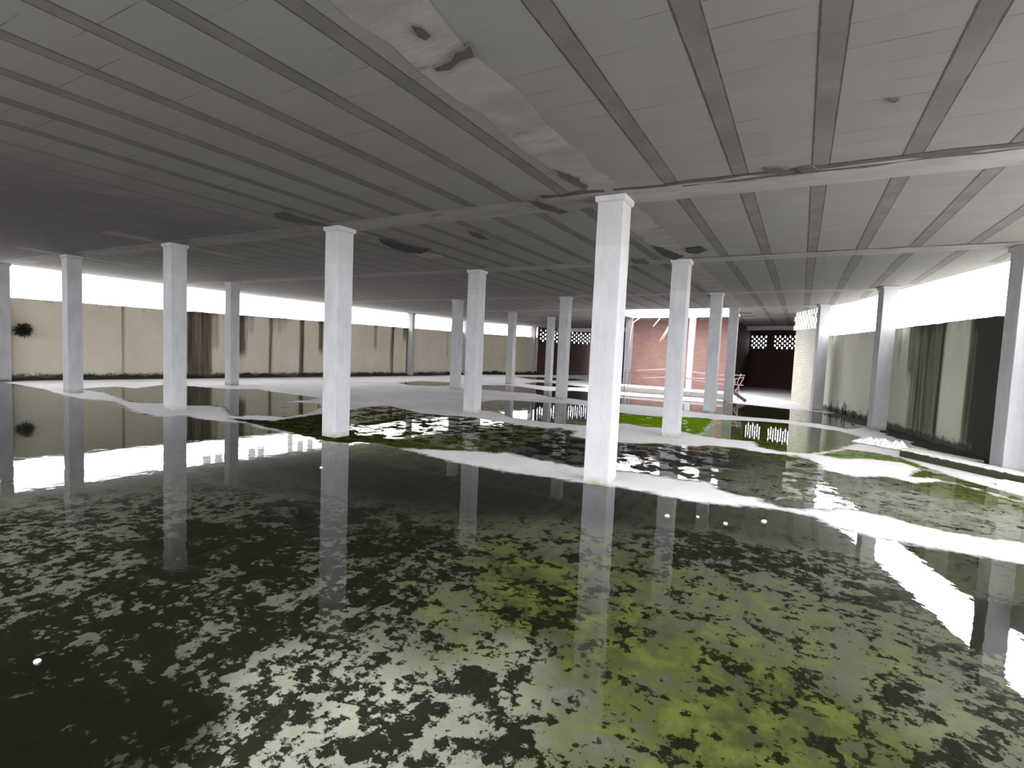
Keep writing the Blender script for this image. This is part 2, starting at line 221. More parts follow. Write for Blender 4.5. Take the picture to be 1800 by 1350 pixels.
def mat_water(name, brk, rip):
    a = NT(name); co = a.coord()
    wv = a.noise(a.map(co, (1, 1, 1)), 5, 2, .5); w2 = a.noise(co, 28, 2, .5)
    hh = a.math('ADD', wv, a.math('MULTIPLY', w2, .12))
    nrm = a.bump(hh, 1.0, .0012*rip)
    bk = a.n('ShaderNodeNewGeometry').outputs['Backfacing']
    ior = a.n('ShaderNodeFresnel', {'IOR': a.ramp(bk, 0, 1, 1.333, 1.0), 'Normal': nrm}).outputs[0]
    gl = a.n('ShaderNodeBsdfGlossy', {'Color': (1, 1, 1, 1), 'Roughness': .0, 'Normal': nrm}).outputs[0]
    tr = a.n('ShaderNodeBsdfTransparent', {'Color': (.97, .98, .95, 1)}).outputs[0]
    ms = a.n('ShaderNodeMixShader', {0: ior, 1: tr, 2: gl}).outputs[0]
    if brk > 0:
        isl = a.noise(a.map(co, (1, 1, 1), (1, 2, 0)), 3.2, 7, .68)
        cut = a.ramp(isl, .68-.3*brk, .70-.3*brk)
        clear = a.n('ShaderNodeBsdfTransparent', {'Color': (1, 1, 1, 1)}).outputs[0]
        ms = a.n('ShaderNodeMixShader', {0: cut, 1: ms, 2: clear}).outputs[0]
    a.t.links.new(ms, a.out.inputs[0]); return a.m
def mat_brick(name, c0, c1, mortar):
    a = NT(name); uv = a.coord('UV')
    b = a.n('ShaderNodeTexBrick', {'Vector': uv, 'Scale': 1.0, 'Mortar Size': .006, 'Brick Width': .25, 'Row Height': .075, 'Color1': (*c0, 1), 'Color2': (*c1, 1), 'Mortar': (*mortar, 1)})
    f = a.noise(uv, 1.5, 5, .6)
    c = a.mix(a.ramp(f, .35, .7, 0, .35), b.outputs['Color'], tuple(v*.55 for v in c0))
    a.bsdf(c, .9, a.bump(b.outputs['Fac'], -.4, .008)); return a.m

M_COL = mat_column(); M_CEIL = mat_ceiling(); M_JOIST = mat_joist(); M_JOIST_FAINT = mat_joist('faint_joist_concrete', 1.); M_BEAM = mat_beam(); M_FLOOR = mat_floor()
M_WL = mat_wall('left_wall_render', (.46, .41, .32), (.54, .49, .40), (.022, .017, .010), (.11, .08, .04))
M_WR = mat_wall('right_wall_render', (.46, .46, .37), (.55, .54, .47), (.018, .02, .014), (.14, .145, .055))
M_BRICK = mat_brick('red_brick', (.27, .145, .125), (.32, .18, .155), (.26, .18, .165))
M_BRICK_SHADE = mat_brick('shade_toned_brick', (.060, .028, .024), (.08, .036, .03), (.045, .03, .028))  # darkness of the unlit hall put into the brick colour
M_BLOCK = mat_brick('whitewashed_block', (.5, .48, .42), (.56, .54, .48), (.25, .24, .20))
M_SLAB = simple('slab_concrete', (.55, .53, .51), .85, .15, 4, .3)
M_KERB = simple('kerb_concrete', (.48, .46, .46), .85, .25, 6, .3)
M_COL_SHADE = simple('shade_grey_concrete', (.17, .16, .165), .85, .1, 6, .3)  # darker tone stands in for shade on the column by the opening
M_BLACKISH = simple('dark_spalled_concrete', (.060, .052, .047), .9, .4, 5, .5)
M_BLACK = simple('hole_shade_black', (.012, .009, .008), .9, .3, 10, .2)  # deep shade inside broken ceiling holes, as flat colour
M_HOLE_SHADE = simple('hole_shade_brown', (.060, .052, .048), .9, .3, 10, .2)  # softer shade of the shallower ceiling holes, as flat colour
M_STEEL = simple('pale_painted_steel', (.50, .36, .34), .5, .1, 20, .05)
M_RUST = simple('rusty_steel', (.10, .05, .045), .7, .3, 30, .2)
M_WOOD = simple('wet_dark_wood', (.11, .09, .075), .6, .3, 12, .3)
M_PALE = simple('pale_limewashed_concrete', (.78, .77, .72), .8, .1, 9, .4)
def mat_lintel():
    a = NT('lintel_concrete'); co = a.coord(); z = a.n('ShaderNodeSeparateXYZ', {'Vector': co}).outputs[2]; f = a.noise(co, 12, 5, .6)
    c = a.mix(a.ramp(f, .3, .7), (.66, .65, .60), (.80, .79, .74))
    k = a.math('ADD', z, a.math('MULTIPLY', a.math('SUBTRACT', f, .5), .05))
    c = a.mix(a.ramp(k, .118, .100), c, (.025, .028, .012)); a.bsdf(c, .85, a.bump(f, .3, .01)); return a.m
M_LINTEL = mat_lintel()
M_PLASTIC = simple('crumpled_white_plastic', (.85, .86, .88), .3, .05, 20, .1)
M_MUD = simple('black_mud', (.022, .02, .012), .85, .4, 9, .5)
M_LEAF = simple('dark_leaf', (.035, .045, .02), .6, .3, 9, .1)
M_FACADE = simple('white_facade', (.82, .82, .82), .8, .03, 1, .02)
M_GROUND = simple('outside_ground', (.52, .51, .48), .9, .2, 1, .2)

# ------------------------------------------------------------------ floor and ground
def inside(poly, X, Y):
    r = np.zeros(X.shape, bool); n = len(poly)
    for i in range(n):
        x0, y0 = poly[i]; x1, y1 = poly[(i+1) % n]
        if y0 == y1: continue
        c = ((y0 > Y) != (y1 > Y)) & (X < (x1-x0)*(Y-y0)/(y1-y0)+x0)
        r ^= c
    return r
def segdist(poly, X, Y):
    d = np.full(X.shape, 1e9); n = len(poly)
    for i in range(n):
        x0, y0 = poly[i]; x1, y1 = poly[(i+1) % n]; dx, dy = x1-x0, y1-y0; L = dx*dx+dy*dy+1e-9
        t = np.clip(((X-x0)*dx+(Y-y0)*dy)/L, 0, 1)
        d = np.minimum(d, np.hypot(X-x0-t*dx, Y-y0-t*dy))
    return d
def build_floor():
    ys = np.concatenate([np.arange(-6, 0, .5), np.arange(0, 12, .07), np.arange(12, 20, .12), np.arange(20, 33.9, .3)])
    tx = np.concatenate([np.linspace(0, .6, 110)[:-1], np.linspace(.6, 1, 130)])
    XL = np.array([interp(LEFT, y)-.15 for y in ys]); XR = np.array([interp(RIGHT, y)+.2 for y in ys])
    XR[ys > 22.4] = .4
    X = XL[:, None]+(XR-XL)[:, None]*tx[None]; Y = np.repeat(ys[:, None], len(tx), 1)
    wet = np.zeros(X.shape)
    for lab, br, rp, poly in PUDDLES:
        s = segdist(poly, X, Y); s = np.where(inside(poly, X, Y), s, -s)
        wet = np.maximum(wet, np.clip(s/.3+.5, 0, 1))
    for poly in MOSS:
        s = segdist(poly, X, Y); s = np.where(inside(poly, X, Y), s, -s)
        wet = np.maximum(wet, np.clip(s/.3+.5, 0, 1))
    zs = np.array(ZONES); wsum = np.zeros(X.shape); acc = [np.zeros(X.shape) for _ in range(3)]
    dist0 = np.hypot(X, Y)
    for zx, zy, d, g, t in zs:
        sc = .10*math.hypot(zx, zy)+.05
        q = ((X-zx)**2+(Y-zy)**2)/sc**2
        k = 1/(q+.15)**2
        wsum += k
        for A, v in zip(acc, (d, g, t)): A += k*v
    dens, grn, tone = [A/wsum for A in acc]
    ny, nx = X.shape
    verts = np.stack([X, Y, np.zeros_like(X)], -1).reshape(-1, 3)
    idx = np.arange(ny*nx).reshape(ny, nx)
    faces = np.stack([idx[:-1, :-1], idx[:-1, 1:], idx[1:, 1:], idx[1:, :-1]], -1).reshape(-1, 4)
    o = mesh_obj('floor', verts.tolist(), faces.tolist(), M_FLOOR); tag(o, kind='structure')
    for nm, A in (('wet', wet), ('dens', dens), ('green', grn), ('tone', tone)):
        at = o.data.attributes.new(nm, 'FLOAT', 'POINT'); at.data.foreach_set('value', A.reshape(-1).astype(np.float32))
build_floor()
tag(mesh_obj('ground', [(-90, -60, -.03), (60, -60, -.03), (60, 110, -.03), (-90, 110, -.03)], [(0, 1, 2, 3)], M_GROUND), kind='structure')

# ------------------------------------------------------------------ ceiling slab
def build_ceiling():
    ys = sorted(set([round(-2.5+.5*i, 3) for i in range(80) if -2.5+.5*i < 33.6]+[HOLE[2], HOLE[3], 33.7]))
    xs = sorted(set([round(-23+.5*i, 3) for i in range(61)]+[HOLE[0], HOLE[1]]))
    vid = {}; verts = []; faces = []
    def xl(y): return interp(LEFT, y)-.1
    def xr(y): return interp(RIGHT, y)+.12 if y < 22.5 else .5
    def v(x, y):
        x = min(max(x, xl(y)), xr(y)); k = (round(x, 4), round(y, 4))
        if k not in vid: vid[k] = len(verts); verts.append((x, y, zc(x, y)))
        return vid[k]
    for y0, y1 in zip(ys, ys[1:]):
        for x0, x1 in zip(xs, xs[1:]):
            if x0 >= HOLE[0] and x1 <= HOLE[1] and y0 >= HOLE[2] and y1 <= HOLE[3]: continue
            f = []
            for q in (v(x0, y0), v(x0, y1), v(x1, y1), v(x1, y0)):
                if q not in f: f.append(q)
            if len(f) > 2: faces.append(f)
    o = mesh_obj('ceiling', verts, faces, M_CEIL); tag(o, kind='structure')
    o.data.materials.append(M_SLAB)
    s = o.modifiers.new('thickness', 'SOLIDIFY'); s.thickness = .32; s.offset = -1; s.material_offset_rim = 1
    return o
CEIL = build_ceiling()
def strip(name, pts_c, half, drop, m, axis, jag=0.0, seed=0):
    """flat bar under the slab following it; axis 'y' runs along y at x=c, axis 'x' runs along x at y=c"""
    c, a0, a1 = pts_c; n = max(2, int((a1-a0)/.25)); verts = []; faces = []
    ox, oy = (c, 0) if axis == 'y' else (0, c)
    for i in range(n+1):
        t = a0+(a1-a0)*i/n
        j0 = jag*fbm(t*6, seed, 1)*.35; j1 = jag*fbm(t*6, seed, 5)*.35
        for s, jj in ((-1, j0), (1, j1)):
            x, y = (c+s*half+jj, t) if axis == 'y' else (t, c+s*half+jj)
            z = zc(x, y)
            verts.append((x-ox, y-oy, z-drop)); verts.append((x-ox, y-oy, z+.03))
    for i in range(n):
        b = i*4
        faces += [(b, b+2, b+6, b+4)]
        if drop > .05: faces += [(b+1, b, b+4, b+5), (b+2, b+3, b+7, b+6)]
    if drop > .05: faces += [(0, 1, 3, 2), (n*4, n*4+2, n*4+3, n*4+1)]
    return mesh_obj(name, verts, faces, m, CEIL, (ox, oy, 0))
jx = [-1.29, -.63, .03, .69, 1.36, 2.03, 2.70, 3.37, 4.04, 4.71, 5.38]
jx += [-2.46, -3.11, -3.76, -4.39, -5.01, -5.63, -6.25]
x = -6.9
while x > -21.5:
    if min(abs(x-c) for c in (-11.1, -15.7)) > .2: jx.append(x)
    x -= .65
def clip_range(x, a, b):
    ys = [a+i*.25 for i in range(int((b-a)/.25)+1)]
    ok = [y for y in ys if interp(LEFT, y)+.1 < x < interp(RIGHT, y)-.05]
    return (min(ok), max(ok)) if len(ok) > 2 else None
for x in jx:
    spans = [(-2.4, 33.4)] if not (HOLE[0]-.1 < x < HOLE[1]+.1) else [(-2.4, HOLE[2]-.02), (HOLE[3]+.02, 33.4)]
    for a, b in spans:
        r = clip_range(x, a, b)
        if r: strip('joist', (x, r[0], r[1]), .072 if x > -6.5 else .05, .002, M_JOIST if x > -6.5 else M_JOIST_FAINT, 'y')
for y, hw in ((-2.2, .25), (5.78, .27), (10.0, .24), (15.3, .24), (19.7, .24), (24.35, .25), (28.2, .2)):
    xa, xb = interp(LEFT, y)+.05, interp(RIGHT, y)-.02
    strip('beam', (y, xa, min(xb, .35)), hw, .003, M_BEAM, 'x', .10, y) if y > 22 else strip('beam', (y, xa, xb), hw, .003, M_BEAM, 'x', .10, y)
for y, hw, xa, xb, sd in ((5.49, .045, -1.9, 4.0, 1), (5.60, .02, -1.2, 2.5, 2), (9.75, .012, -2, 2.5, 4), (5.45, .05, -2.75, -2.0, 5)):
    strip('beam', (y, xa, xb), hw, .006, M_BLACKISH, 'x', .22, sd)
for x, a, b in ((-2.05, -2.4, 19.9), (-6.55, 5.8, 8.4), (-11.1, 4.6, 7.2), (-15.6, 4.8, 7.2)):
    strip('beam', (x, a, b), .22, .0035, M_BEAM, 'y', .22, x)
strip('beam', (31.2, -16, .3), .15, .22, M_SLAB, 'x')
def decal(pts, z_off, m, name, amp=.02, seed=0):
    cx = sum(p[0] for p in pts)/len(pts); cy_ = sum(p[1] for p in pts)/len(pts)
    out = []
    n = len(pts)
    for i in range(n):
        (x0, y0), (x1, y1) = pts[i], pts[(i+1) % n]
        k = max(1, int(math.hypot(x1-x0, y1-y0)/.05))
        for j in range(k):
            x, y = x0+(x1-x0)*j/k, y0+(y1-y0)*j/k
            out.append((x+amp*fbm(x*9, y*9, seed), y+amp*fbm(x*9, y*9, seed+9)))
    vs_ = [Vector((px, py, 0)) for px, py in out]
    tris = tessellate_polygon([vs_])
    N = len(out)
    verts = [(px-cx, py-cy_, zc(px, py)-z_off) for px, py in out]+[(px-cx, py-cy_, zc(px, py)+.02) for px, py in out]
    faces = [tuple(t) for t in tris]+[(i, (i+1) % N, N+(i+1) % N, N+i) for i in range(N)]
    return mesh_obj(name, verts, faces, m, CEIL, (cx, cy_, 0))
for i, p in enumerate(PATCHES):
    decal(p, .018, M_BLACK if i in (0, 2, 3) else M_HOLE_SHADE, 'hole_shade_patch', .03, i)  # dark sheets painted as the shade inside broken ceiling holes

# ------------------------------------------------------------------ walls
def wall(name, pl, z0, z1, m, stain=None, thick=.2, ragged=.012, side=1, step=.12, kind='structure', parent=None):
    pts = []; s = 0.; acc = [0.]
    for (x0, y0), (x1, y1) in zip(pl, pl[1:]):
        L = math.hypot(x1-x0, y1-y0); n = max(1, int(L/step))
        for i in range(n): pts.append((x0+(x1-x0)*i/n, y0+(y1-y0)*i/n, s+L*i/n, (x1-x0)/L, (y1-y0)/L))
        s += L; last = ((x1-x0)/L, (y1-y0)/L)
    pts.append((pl[-1][0], pl[-1][1], s, *last))
    nz = max(2, int((z1-z0)/.12)); verts = []; uvs = []; sv = []; faces = []
    cx, cy_ = pl[0]
    for (x, y, s_, dx, dy) in pts:
        top = z1+ragged*fbm(s_*2.3, 3.1, 0)*1.5
        for k in range(nz+1):
            z = z0+(top-z0)*k/nz
            verts.append((x-cx, y-cy_, z)); uvs.append((s_, z)); sv.append(stain(x, y, z) if stain else 0.)
        for z in (z0, top):
            verts.append((x-cx+side*dy*thick, y-cy_-side*dx*thick, z)); uvs.append((s_, z)); sv.append(0.3)
    st = nz+3
    for i in range(len(pts)-1):
        a, b = i*st, (i+1)*st
        for k in range(nz): faces.append((a+k, b+k, b+k+1, a+k+1))
        faces.append((a+nz, b+nz, b+nz+2, a+nz+2)); faces.append((a+nz+1, a+nz+2, b+nz+2, b+nz+1))
    for e in (0, (len(pts)-1)*st): faces.append(tuple([e+k for k in range(nz+1)]+[e+nz+2, e+nz+1]))
    o = mesh_obj(name, verts, faces, m, parent, (cx, cy_, 0) if parent is None else (cx, cy_, 0))
    uvl = o.data.uv_layers.new(name='UVMap')
    for l in o.data.loops: uvl.data[l.index].uv = uvs[l.vertex_index]
    at = o.data.attributes.new('stain', 'FLOAT', 'POINT')
    for i, v in enumerate(sv): at.data[i].value = v
    if kind: tag(o, kind=kind)
    return o
def drips(lst, top=2.4):
    def f(x, y, z):
        v = 0.
        for yc, wd, st, ln in lst:      # centre y, half width, strength, length from the top
            k = max(0., 1-abs(y-yc)/wd)
            reach = top-ln
            e = min(1., max(0., (z-reach)/.5+.5))
            v = max(v, st*min(1., k*2.2)*e)
        edge = max(0., (z-(top-.28))/.28)
        return v+.30*edge*(.6+.6*fbm(y*.8, z, 2))
    return f
L_ST = drips([(10.85, .55, .95, 2.4), (11.4, .2, .5, 1.4), (12.15, .35, .9, 1.6), (12.6, .12, .5, .8), (13.35, .12, .95, 2.4), (13.75, .5, .4, .7), (14.65, .13, .95, 2.4), (15.5, .16, .8, 1.4), (16.2, .2, .5, .8),
              (18.2, .15, .5, 1.2), (19.2, .14, .85, 2.4), (19.9, .2, .6, .7), (20.1, .1, .95, 2.4), (22.9, .12, .5, 1.6), (23.5, .5, .35, .6), (8.6, .1, .6, 2.4), (7.4, .08, .3, 2.4), (9.2, .12, .3, 1.), (3, 1, .5, 2), (-2, 1, .7, 2)])
R_ST = drips([(13.75, .75, .85, 2.4), (13.1, .12, 1.05, 2.4), (12.05, .12, .9, 2.4), (11.3, .95, 1.35, 2.4), (11.8, .18, .6, 2.4), (14.4, .12, .8, 1.2), (15.0, .2, .5, .8), (12.6, .5, .25, .6), (9.6, .6, .9, 2.4), (8, 1, .6, 1.5), (6, .5, .8, 2.4), (3, 1, .5, 2), (-1, 1, .6, 2), (19.4, .1, .4, 1), (17.2, .6, .1, .5)])
wall('wall_left', LEFT, 0, 2.4, M_WL, L_ST, side=-1)
wall('wall_right', [(3.42, 8.9)]+RIGHT[3:8], 0, 2.42, M_WR, R_ST, side=1)
blk = wall('wall_unseen_rear', [(-21.8, -2.8), (-7.0, -2.8)], 0, 2.4, M_WL, None, side=1, step=.5)  # unseen partial wall added behind the camera, extent set to limit rear light
wall('wall_right', [(.57, 20.0), (-.25, 22.4)], 0, 2.72, M_BLOCK, None, side=1)
wall('wall_right', [(-.05, 22.45), (.35, 33.4)], 0, 3.4, M_BRICK_SHADE, None, side=1, step=.5)
def lattice(name, p0, p1, z0, z1, rows, m, parent, bw=.17, gap=.17, depth=.11):
    """pierced brickwork: staggered bricks in an opening from p0 to p1"""
    L = math.hypot(p1[0]-p0[0], p1[1]-p0[1]); ang = math.atan2(p1[1]-p0[1], p1[0]-p0[0])
    bm = bmesh.new(); hgt = (z1-z0)/rows
    for r in range(rows):
        s = -(bw+gap)*.5*(r % 2)-.02
        while s < L:
            a, b = max(0, s), min(L, s+bw)
            if b-a > .02: add_box(bm, a, b, 0, depth, z0+r*hgt-.003, z0+(r+1)*hgt+.003)
            s += bw+gap
    return bm_obj(name, bm, m, parent, (p0[0], p0[1], 0), ang)
def seg_wall(name, p0, p1, openings, H_, m, mat_lat, rows=6, lat=(.162, .118)):
    """solid wall with pierced openings [(s0,s1,z0,z1)]"""
    L = math.hypot(p1[0]-p0[0], p1[1]-p0[1]); ang = math.atan2(p1[1]-p0[1], p1[0]-p0[0])
    bm = bmesh.new(); s = 0.
    for a, b, z0, z1 in openings:
        if a > s: add_box(bm, s, a, 0, .12, 0, H_)
        add_box(bm, a, b, 0, .12, 0, z0); add_box(bm, a, b, 0, .12, z1, H_); s = b
    if s < L: add_box(bm, s, L, 0, .12, 0, H_)
    uvl = bm.loops.layers.uv.new('UVMap')
    for f in bm.faces:
        for l in f.loops: l[uvl].uv = (l.vert.co.x+l.vert.co.y, l.vert.co.z)
    o = bm_obj(name, bm, m, None, (p0[0], p0[1], 0), ang); tag(o, kind='structure')
    for a, b, z0, z1 in openings:
        lb = bmesh.new(); hgt = (z1-z0)/rows; bw, gap = lat
        for r in range(rows):
            s = a-(bw+gap)*.5*(r % 2)-.02
            while s < b:
                u0, u1 = max(a, s), min(b, s+bw)
                if u1-u0 > .02: add_box(lb, u0, u1, .0, .11, z0+r*hgt-.012, z0+(r+1)*hgt+.012)
                s += bw+gap
        bm_obj('pierced_brickwork', lb, mat_lat, o)
    return o
dirv = lambda p0, p1: math.hypot(p1[0]-p0[0], p1[1]-p0[1])
seg_wall('wall_back', (-14.85, 29.8), (-12.2, 34.4), [(.12, 2.05, 2.15, 2.92), (2.3, 5.0, 2.15, 2.88)], 3.35, M_BRICK_SHADE, M_BRICK_SHADE, 6, (.235, .135))
seg_wall('wall_back', (-12.2, 33.6), (-7.8, 33.6), [], 3.35, M_BRICK_SHADE, M_BRICK_SHADE)
seg_wall('wall_back', (-2.75, 33.05), (.2, 31.45), [(.12, 1.12, 2.22, 2.94), (1.50, 2.95, 2.22, 2.94)], 3.35, M_BRICK_SHADE, M_BRICK_SHADE)
seg_wall('wall_inner', (-7.95, 26.0), (-2.85, 26.0), [], 3.35, M_BRICK, M_BRICK)
seg_wall('wall_inner', (-2.85, 26.12), (-2.7, 33.05), [], 3.35, M_BRICK_SHADE, M_BRICK_SHADE)
seg_wall('wall_inner', (-7.9, 26.12), (-7.9, 33.6), [], 3.35, M_BRICK_SHADE, M_BRICK_SHADE)
lattice('pierced_brickwork', (.46, 20.35), (-.25, 22.4), 2.72, zc(0, 21.3), 4, M_PALE, None, .12, .14, .1)
o = D.objects['pierced_brickwork'] if False else [q for q in D.objects if q.name.startswith('pierced_brickwork') and q.parent is None][0]
o.name = 'wall_right'; tag(o, kind='structure')

# ------------------------------------------------------------------ columns
def column(x, y, label, rz=0., cap=True, wdt=.30):
    t = empty('concrete_column', (x, y, 0), rz)
    tag(t, label, 'column', 'square concrete columns carrying the slab', 'thing'); M_ = M_COL_SHADE if 'grey' in label and 'brick wall' in label else M_COL
    H_ = min(zc(x+a, y+b) for a in (-.15, .15) for b in (-.15, .15)); h = wdt/2
    bm = bmesh.new(); n = 14; rings = []
    for k in range(n+1):
        z = H_*k/n; wob = .003
        rings.append([bm.verts.new((sx*h+wob*fbm(x+z*2, sx, 1), sy*h+wob*fbm(y+z*2, sy, 2), z)) for sx, sy in ((-1, -1), (1, -1), (1, 1), (-1, 1))])
    for a, b in zip(rings, rings[1:]):
        for k in range(4): bm.faces.new([a[k], a[(k+1) % 4], b[(k+1) % 4], b[k]])
    bm.faces.new(rings[0][::-1]); bm.faces.new(rings[-1])
    s = bm_obj('shaft', bm, M_, t); bevel(s, .008, 2)
    if cap:
        bm = bmesh.new(); c = h+.022
        vs_ = []
        for z, q in ((H_-.075, h+.004), (H_-.06, c), (H_-.004, c+.004)): vs_.append([bm.verts.new((sx*q, sy*q, z)) for sx, sy in ((-1, -1), (1, -1), (1, 1), (-1, 1))])
        for a, b in zip(vs_, vs_[1:]):
            for k in range(4): bm.faces.new([a[k], a[(k+1) % 4], b[(k+1) % 4], b[k]])
        bm.faces.new(vs_[0][::-1]); bm.faces.new(vs_[-1]); bm_obj('capital', bm, M_, t)
    return t
COLS = [
 (-1.99, 5.80, 'pale concrete column nearest the camera, standing at the edge of the big puddle', 0),
 (-6.47, 5.82, 'pale concrete column on dark moss, next along the row from the nearest one', 0),
 (-11.03, 5.75, 'concrete column on the pale dry strip between the moss-footed and the slender left column', 0),
 (-15.59, 5.76, 'slim concrete column on the pale strip in front of the clean cream left wall panels', 0),
 (-20.0, 5.75, 'concrete column cut by the left edge of the photo, against the cream wall', 0),
 (-15.94, 10.04, 'thin concrete column in front of the brown-stained left wall, beyond the dark puddle', 0),
 (-6.64, 10.03, 'concrete column on grey dry floor in the centre, second row behind the nearest', 0),
 (-2.06, 9.98, 'concrete column with bright right edge standing on the dry patch by green algae', 0),
 (-11.05, 15.5, 'distant concrete column just left of the central second-row column', 0),
 (-6.72, 15.37, 'distant concrete column left of the nearest one, before the dark pierced hall', 0),
 (-2.15, 15.27, 'concrete column in front of the red brick wall, left of the one by the plank', 0),
 (-11.25, 19.95, 'small far concrete column before the clean end of the left wall', 0),
 (-2.18, 19.75, 'concrete column at the right end of the railing, beside the leaning plank', 0),
 (-10.75, 22.9, 'farthest pale concrete column before the left pierced brick openings', 0),
 (2.75, 10.12, 'concrete column at the right edge of the photo against the black-stained wall', .26),
 (1.66, 14.85, 'wall-side concrete column between the pale panel and the green-stained panel on the right', .26),
 (.52, 19.2, 'bright wall-side concrete column next to the whitewashed block wall', .26),
 (-17.2, 20.2, 'concrete column set in the left wall where its streaked panels end', .2),
 (-16.75, 24.3, 'dark thin concrete column set far along the left wall', .2),
 (-15.05, 29.5, 'concrete column at the far corner where left wall meets the dark hall', .2),
 (-4.30, 23.85, 'brightly lit white concrete column under the roof opening', 0),
 (-7.2, 24.1, 'concrete column coloured dark grey for shade, left of the lit brick wall', 0),
]
for x, y, lab, rz in COLS: column(x, y, lab, rz, wdt=.24 if x in (-4.30, -17.2, -16.75) else .30)

# ------------------------------------------------------------------ puddles
def puddle(label, brk, rip, poly, i):
    cx = sum(p[0] for p in poly)/len(poly); cy_ = sum(p[1] for p in poly)/len(poly)
    out = []; n = len(poly)
    for k in range(n):
        (x0, y0), (x1, y1) = poly[k], poly[(k+1) % n]; L = math.hypot(x1-x0, y1-y0)
        m = max(1, int(L/.03)) if L < 6 else 20
        for j in range(m):
            x, y = x0+(x1-x0)*j/m, y0+(y1-y0)*j/m
            s = .06 if L < 6 else 0; s2 = s*.5
            out.append((x+s*fbm(x*4, y*4, i)+s2*fbm(x*14, y*14, i), y+s*fbm(x*4, y*4, i+20)+s2*fbm(x*14, y*14, i+20)))
    tris = tessellate_polygon([[Vector((a, b, 0)) for a, b in out]])
    me = D.meshes.new('puddle'); 
    o = mesh_obj('puddle', [(a-cx, b-cy_, 0) for a, b in out], [tuple(t) for t in tris], mat_water('water_film', brk, rip), None, (cx, cy_, .004))
    bm = bmesh.new(); bm.from_mesh(o.data)
    for f in bm.faces:
        if f.normal.z < 0: f.normal_flip()
    bm.to_mesh(o.data); bm.free()
    tag(o, label, 'puddle', 'rainwater puddles on the floor', 'thing')
for i, (lab, brk, rip, poly) in enumerate(PUDDLES): puddle(lab, brk, rip, poly, i)

# ------------------------------------------------------------------ kerb and railing at the roof opening
t = empty('concrete_kerb', (-4.5, 20.75, 0)); tag(t, 'low concrete kerb with pale top below the red brick wall', 'kerb')
bm = bmesh.new(); add_box(bm, -2.6, 2.15, -.1, .14, 0, .2); q = bm_obj('kerb_body', bm, M_KERB, t); bevel(q)
bm = bmesh.new(); add_box(bm, -2.6, 2.2, -.16, .55, .2, .27); q = bm_obj('coping', bm, M_PALE, t); q['label'] = 'pale overhanging top slab'; bevel(q)
def pipe(name, pts, r, m, parent=None):
    p0 = Vector(pts[0]); bm = bmesh.new(); add_tube(bm, [Vector(p)-p0 for p in pts], r)
    return bm_obj(name, bm, m, parent, tuple(p0) if parent is None else tuple(p0), 0, True)
Yr = 20.72
t = empty('guard_railing', (0, 0, 0)); tag(t, 'makeshift pale steel railing with bent end behind the kerb', 'railing')
for pts in ([(-5.83, .90), (-4.6, 1.02), (-4.1, 1.02)], [(-5.55, .62), (-4.65, .70), (-4.1, .70)], [(-4.1, 1.02), (-3.78, .99), (-3.15, .925), (-2.75, .905), (-1.76, .95)],
            [(-4.2, .73), (-3.15, .73), (-2.75, .74), (-2.2, .76), (-1.80, .88)], [(-4.0, .70), (-3.15, .62), (-2.75, .57), (-1.8, .585)]):
    pipe('rail', [(a, Yr, b) for a, b in pts], .017, M_STEEL, t)
for pts in ([(-1.80, .88), (-1.92, .58)], [(-1.9, 1.0), (-2.01, .655), (-1.94, .555), (-2.11, .29)], [(-1.94, .555), (-1.96, .0)], [(-2.1, .8), (-2.08, .6)], [(-5.0, .2), (-5.2, .0)], [(-3.67, .2), (-3.78, .0)]):
    pipe('post', [(a, Yr-.02-(.15 if pts[0][1] < .3 else 0), b) for a, b in pts], .017, M_STEEL, t)
for pts in ([(-6.23, .0), (-6.21, .91)], [(-6.09, .25), (-6.05, .6), (-5.99, .97)]):
    pipe('rebar_post', [(a, Yr-.15, b) for a, b in pts], .013, M_RUST, t)
pipe('wire', [(-6.42, Yr, .775), (-6.2, Yr, .78), (-5.3, Yr, .80), (-4.65, Yr, .77), (-4.3, Yr, .78)], .008, M_RUST, t)

# things hanging from the broken slab edge
for a, b, lab in (((-5.17, 24.06, 3.29), (-5.73, 24.0, 2.2), 'longest pale rod hanging slanted from the broken slab edge before the brick wall'),
                  ((-5.10, 24.06, 3.29), (-5.62, 24.05, 2.3), 'pale rod hanging close beside the longest slanted one'),
                  ((-5.78, 24.06, 3.29), (-6.07, 24.0, 2.87), 'short pale rod hanging slanted left of the two long ones')):
    o = pipe('hanging_rod', [a, b], .028, M_STEEL); tag(o, lab, 'rod', 'rods hanging from the slab edge')
o = pipe('bent_pipe', [(-6.70, 24.06, 3.29), (-7.0, 23.95, 3.05), (-7.06, 23.9, 2.7), (-7.13, 23.85, 1.6)], .022, M_STEEL); tag(o, 'thin pale bent pipe running down beside the shaded grey column', 'pipe')
bm = bmesh.new()
add_tube(bm, [(-.2, 0, .0), (.1, 0, -.04), (.35, 0, -.06)], .014); add_tube(bm, [(-.05, 0, 0), (-.02, .02, -.14), (.0, 0, -.2)], .02); add_tube(bm, [(-.1, 0, -.17), (.2, 0, -.16), (.5, 0, -.17)], .012)
o = bm_obj('rebar_cluster', bm, M_RUST, None, (-2.12, 21.6, zc(-2.1, 21.6)-.005)); tag(o, 'dark bent rebar sticking from the slab right of the column by the plank', 'rebar')
for a, b, lab in (((.2, 20.9, 3.2), (.45, 19.4, 3.12), 'upper thin cable sagging to the bright wall-side column head'), ((.2, 20.9, 3.19), (.42, 19.4, 2.98), 'lower thin cable sagging to the bright wall-side column head')):
    m_ = tuple((p+q_)/2-(.03 if i == 2 else 0) for i, (p, q_) in enumerate(zip(a, b)))
    o = pipe('cable', [a, m_, b], .009, M_RUST); tag(o, lab, 'cable', 'cables by the block wall')
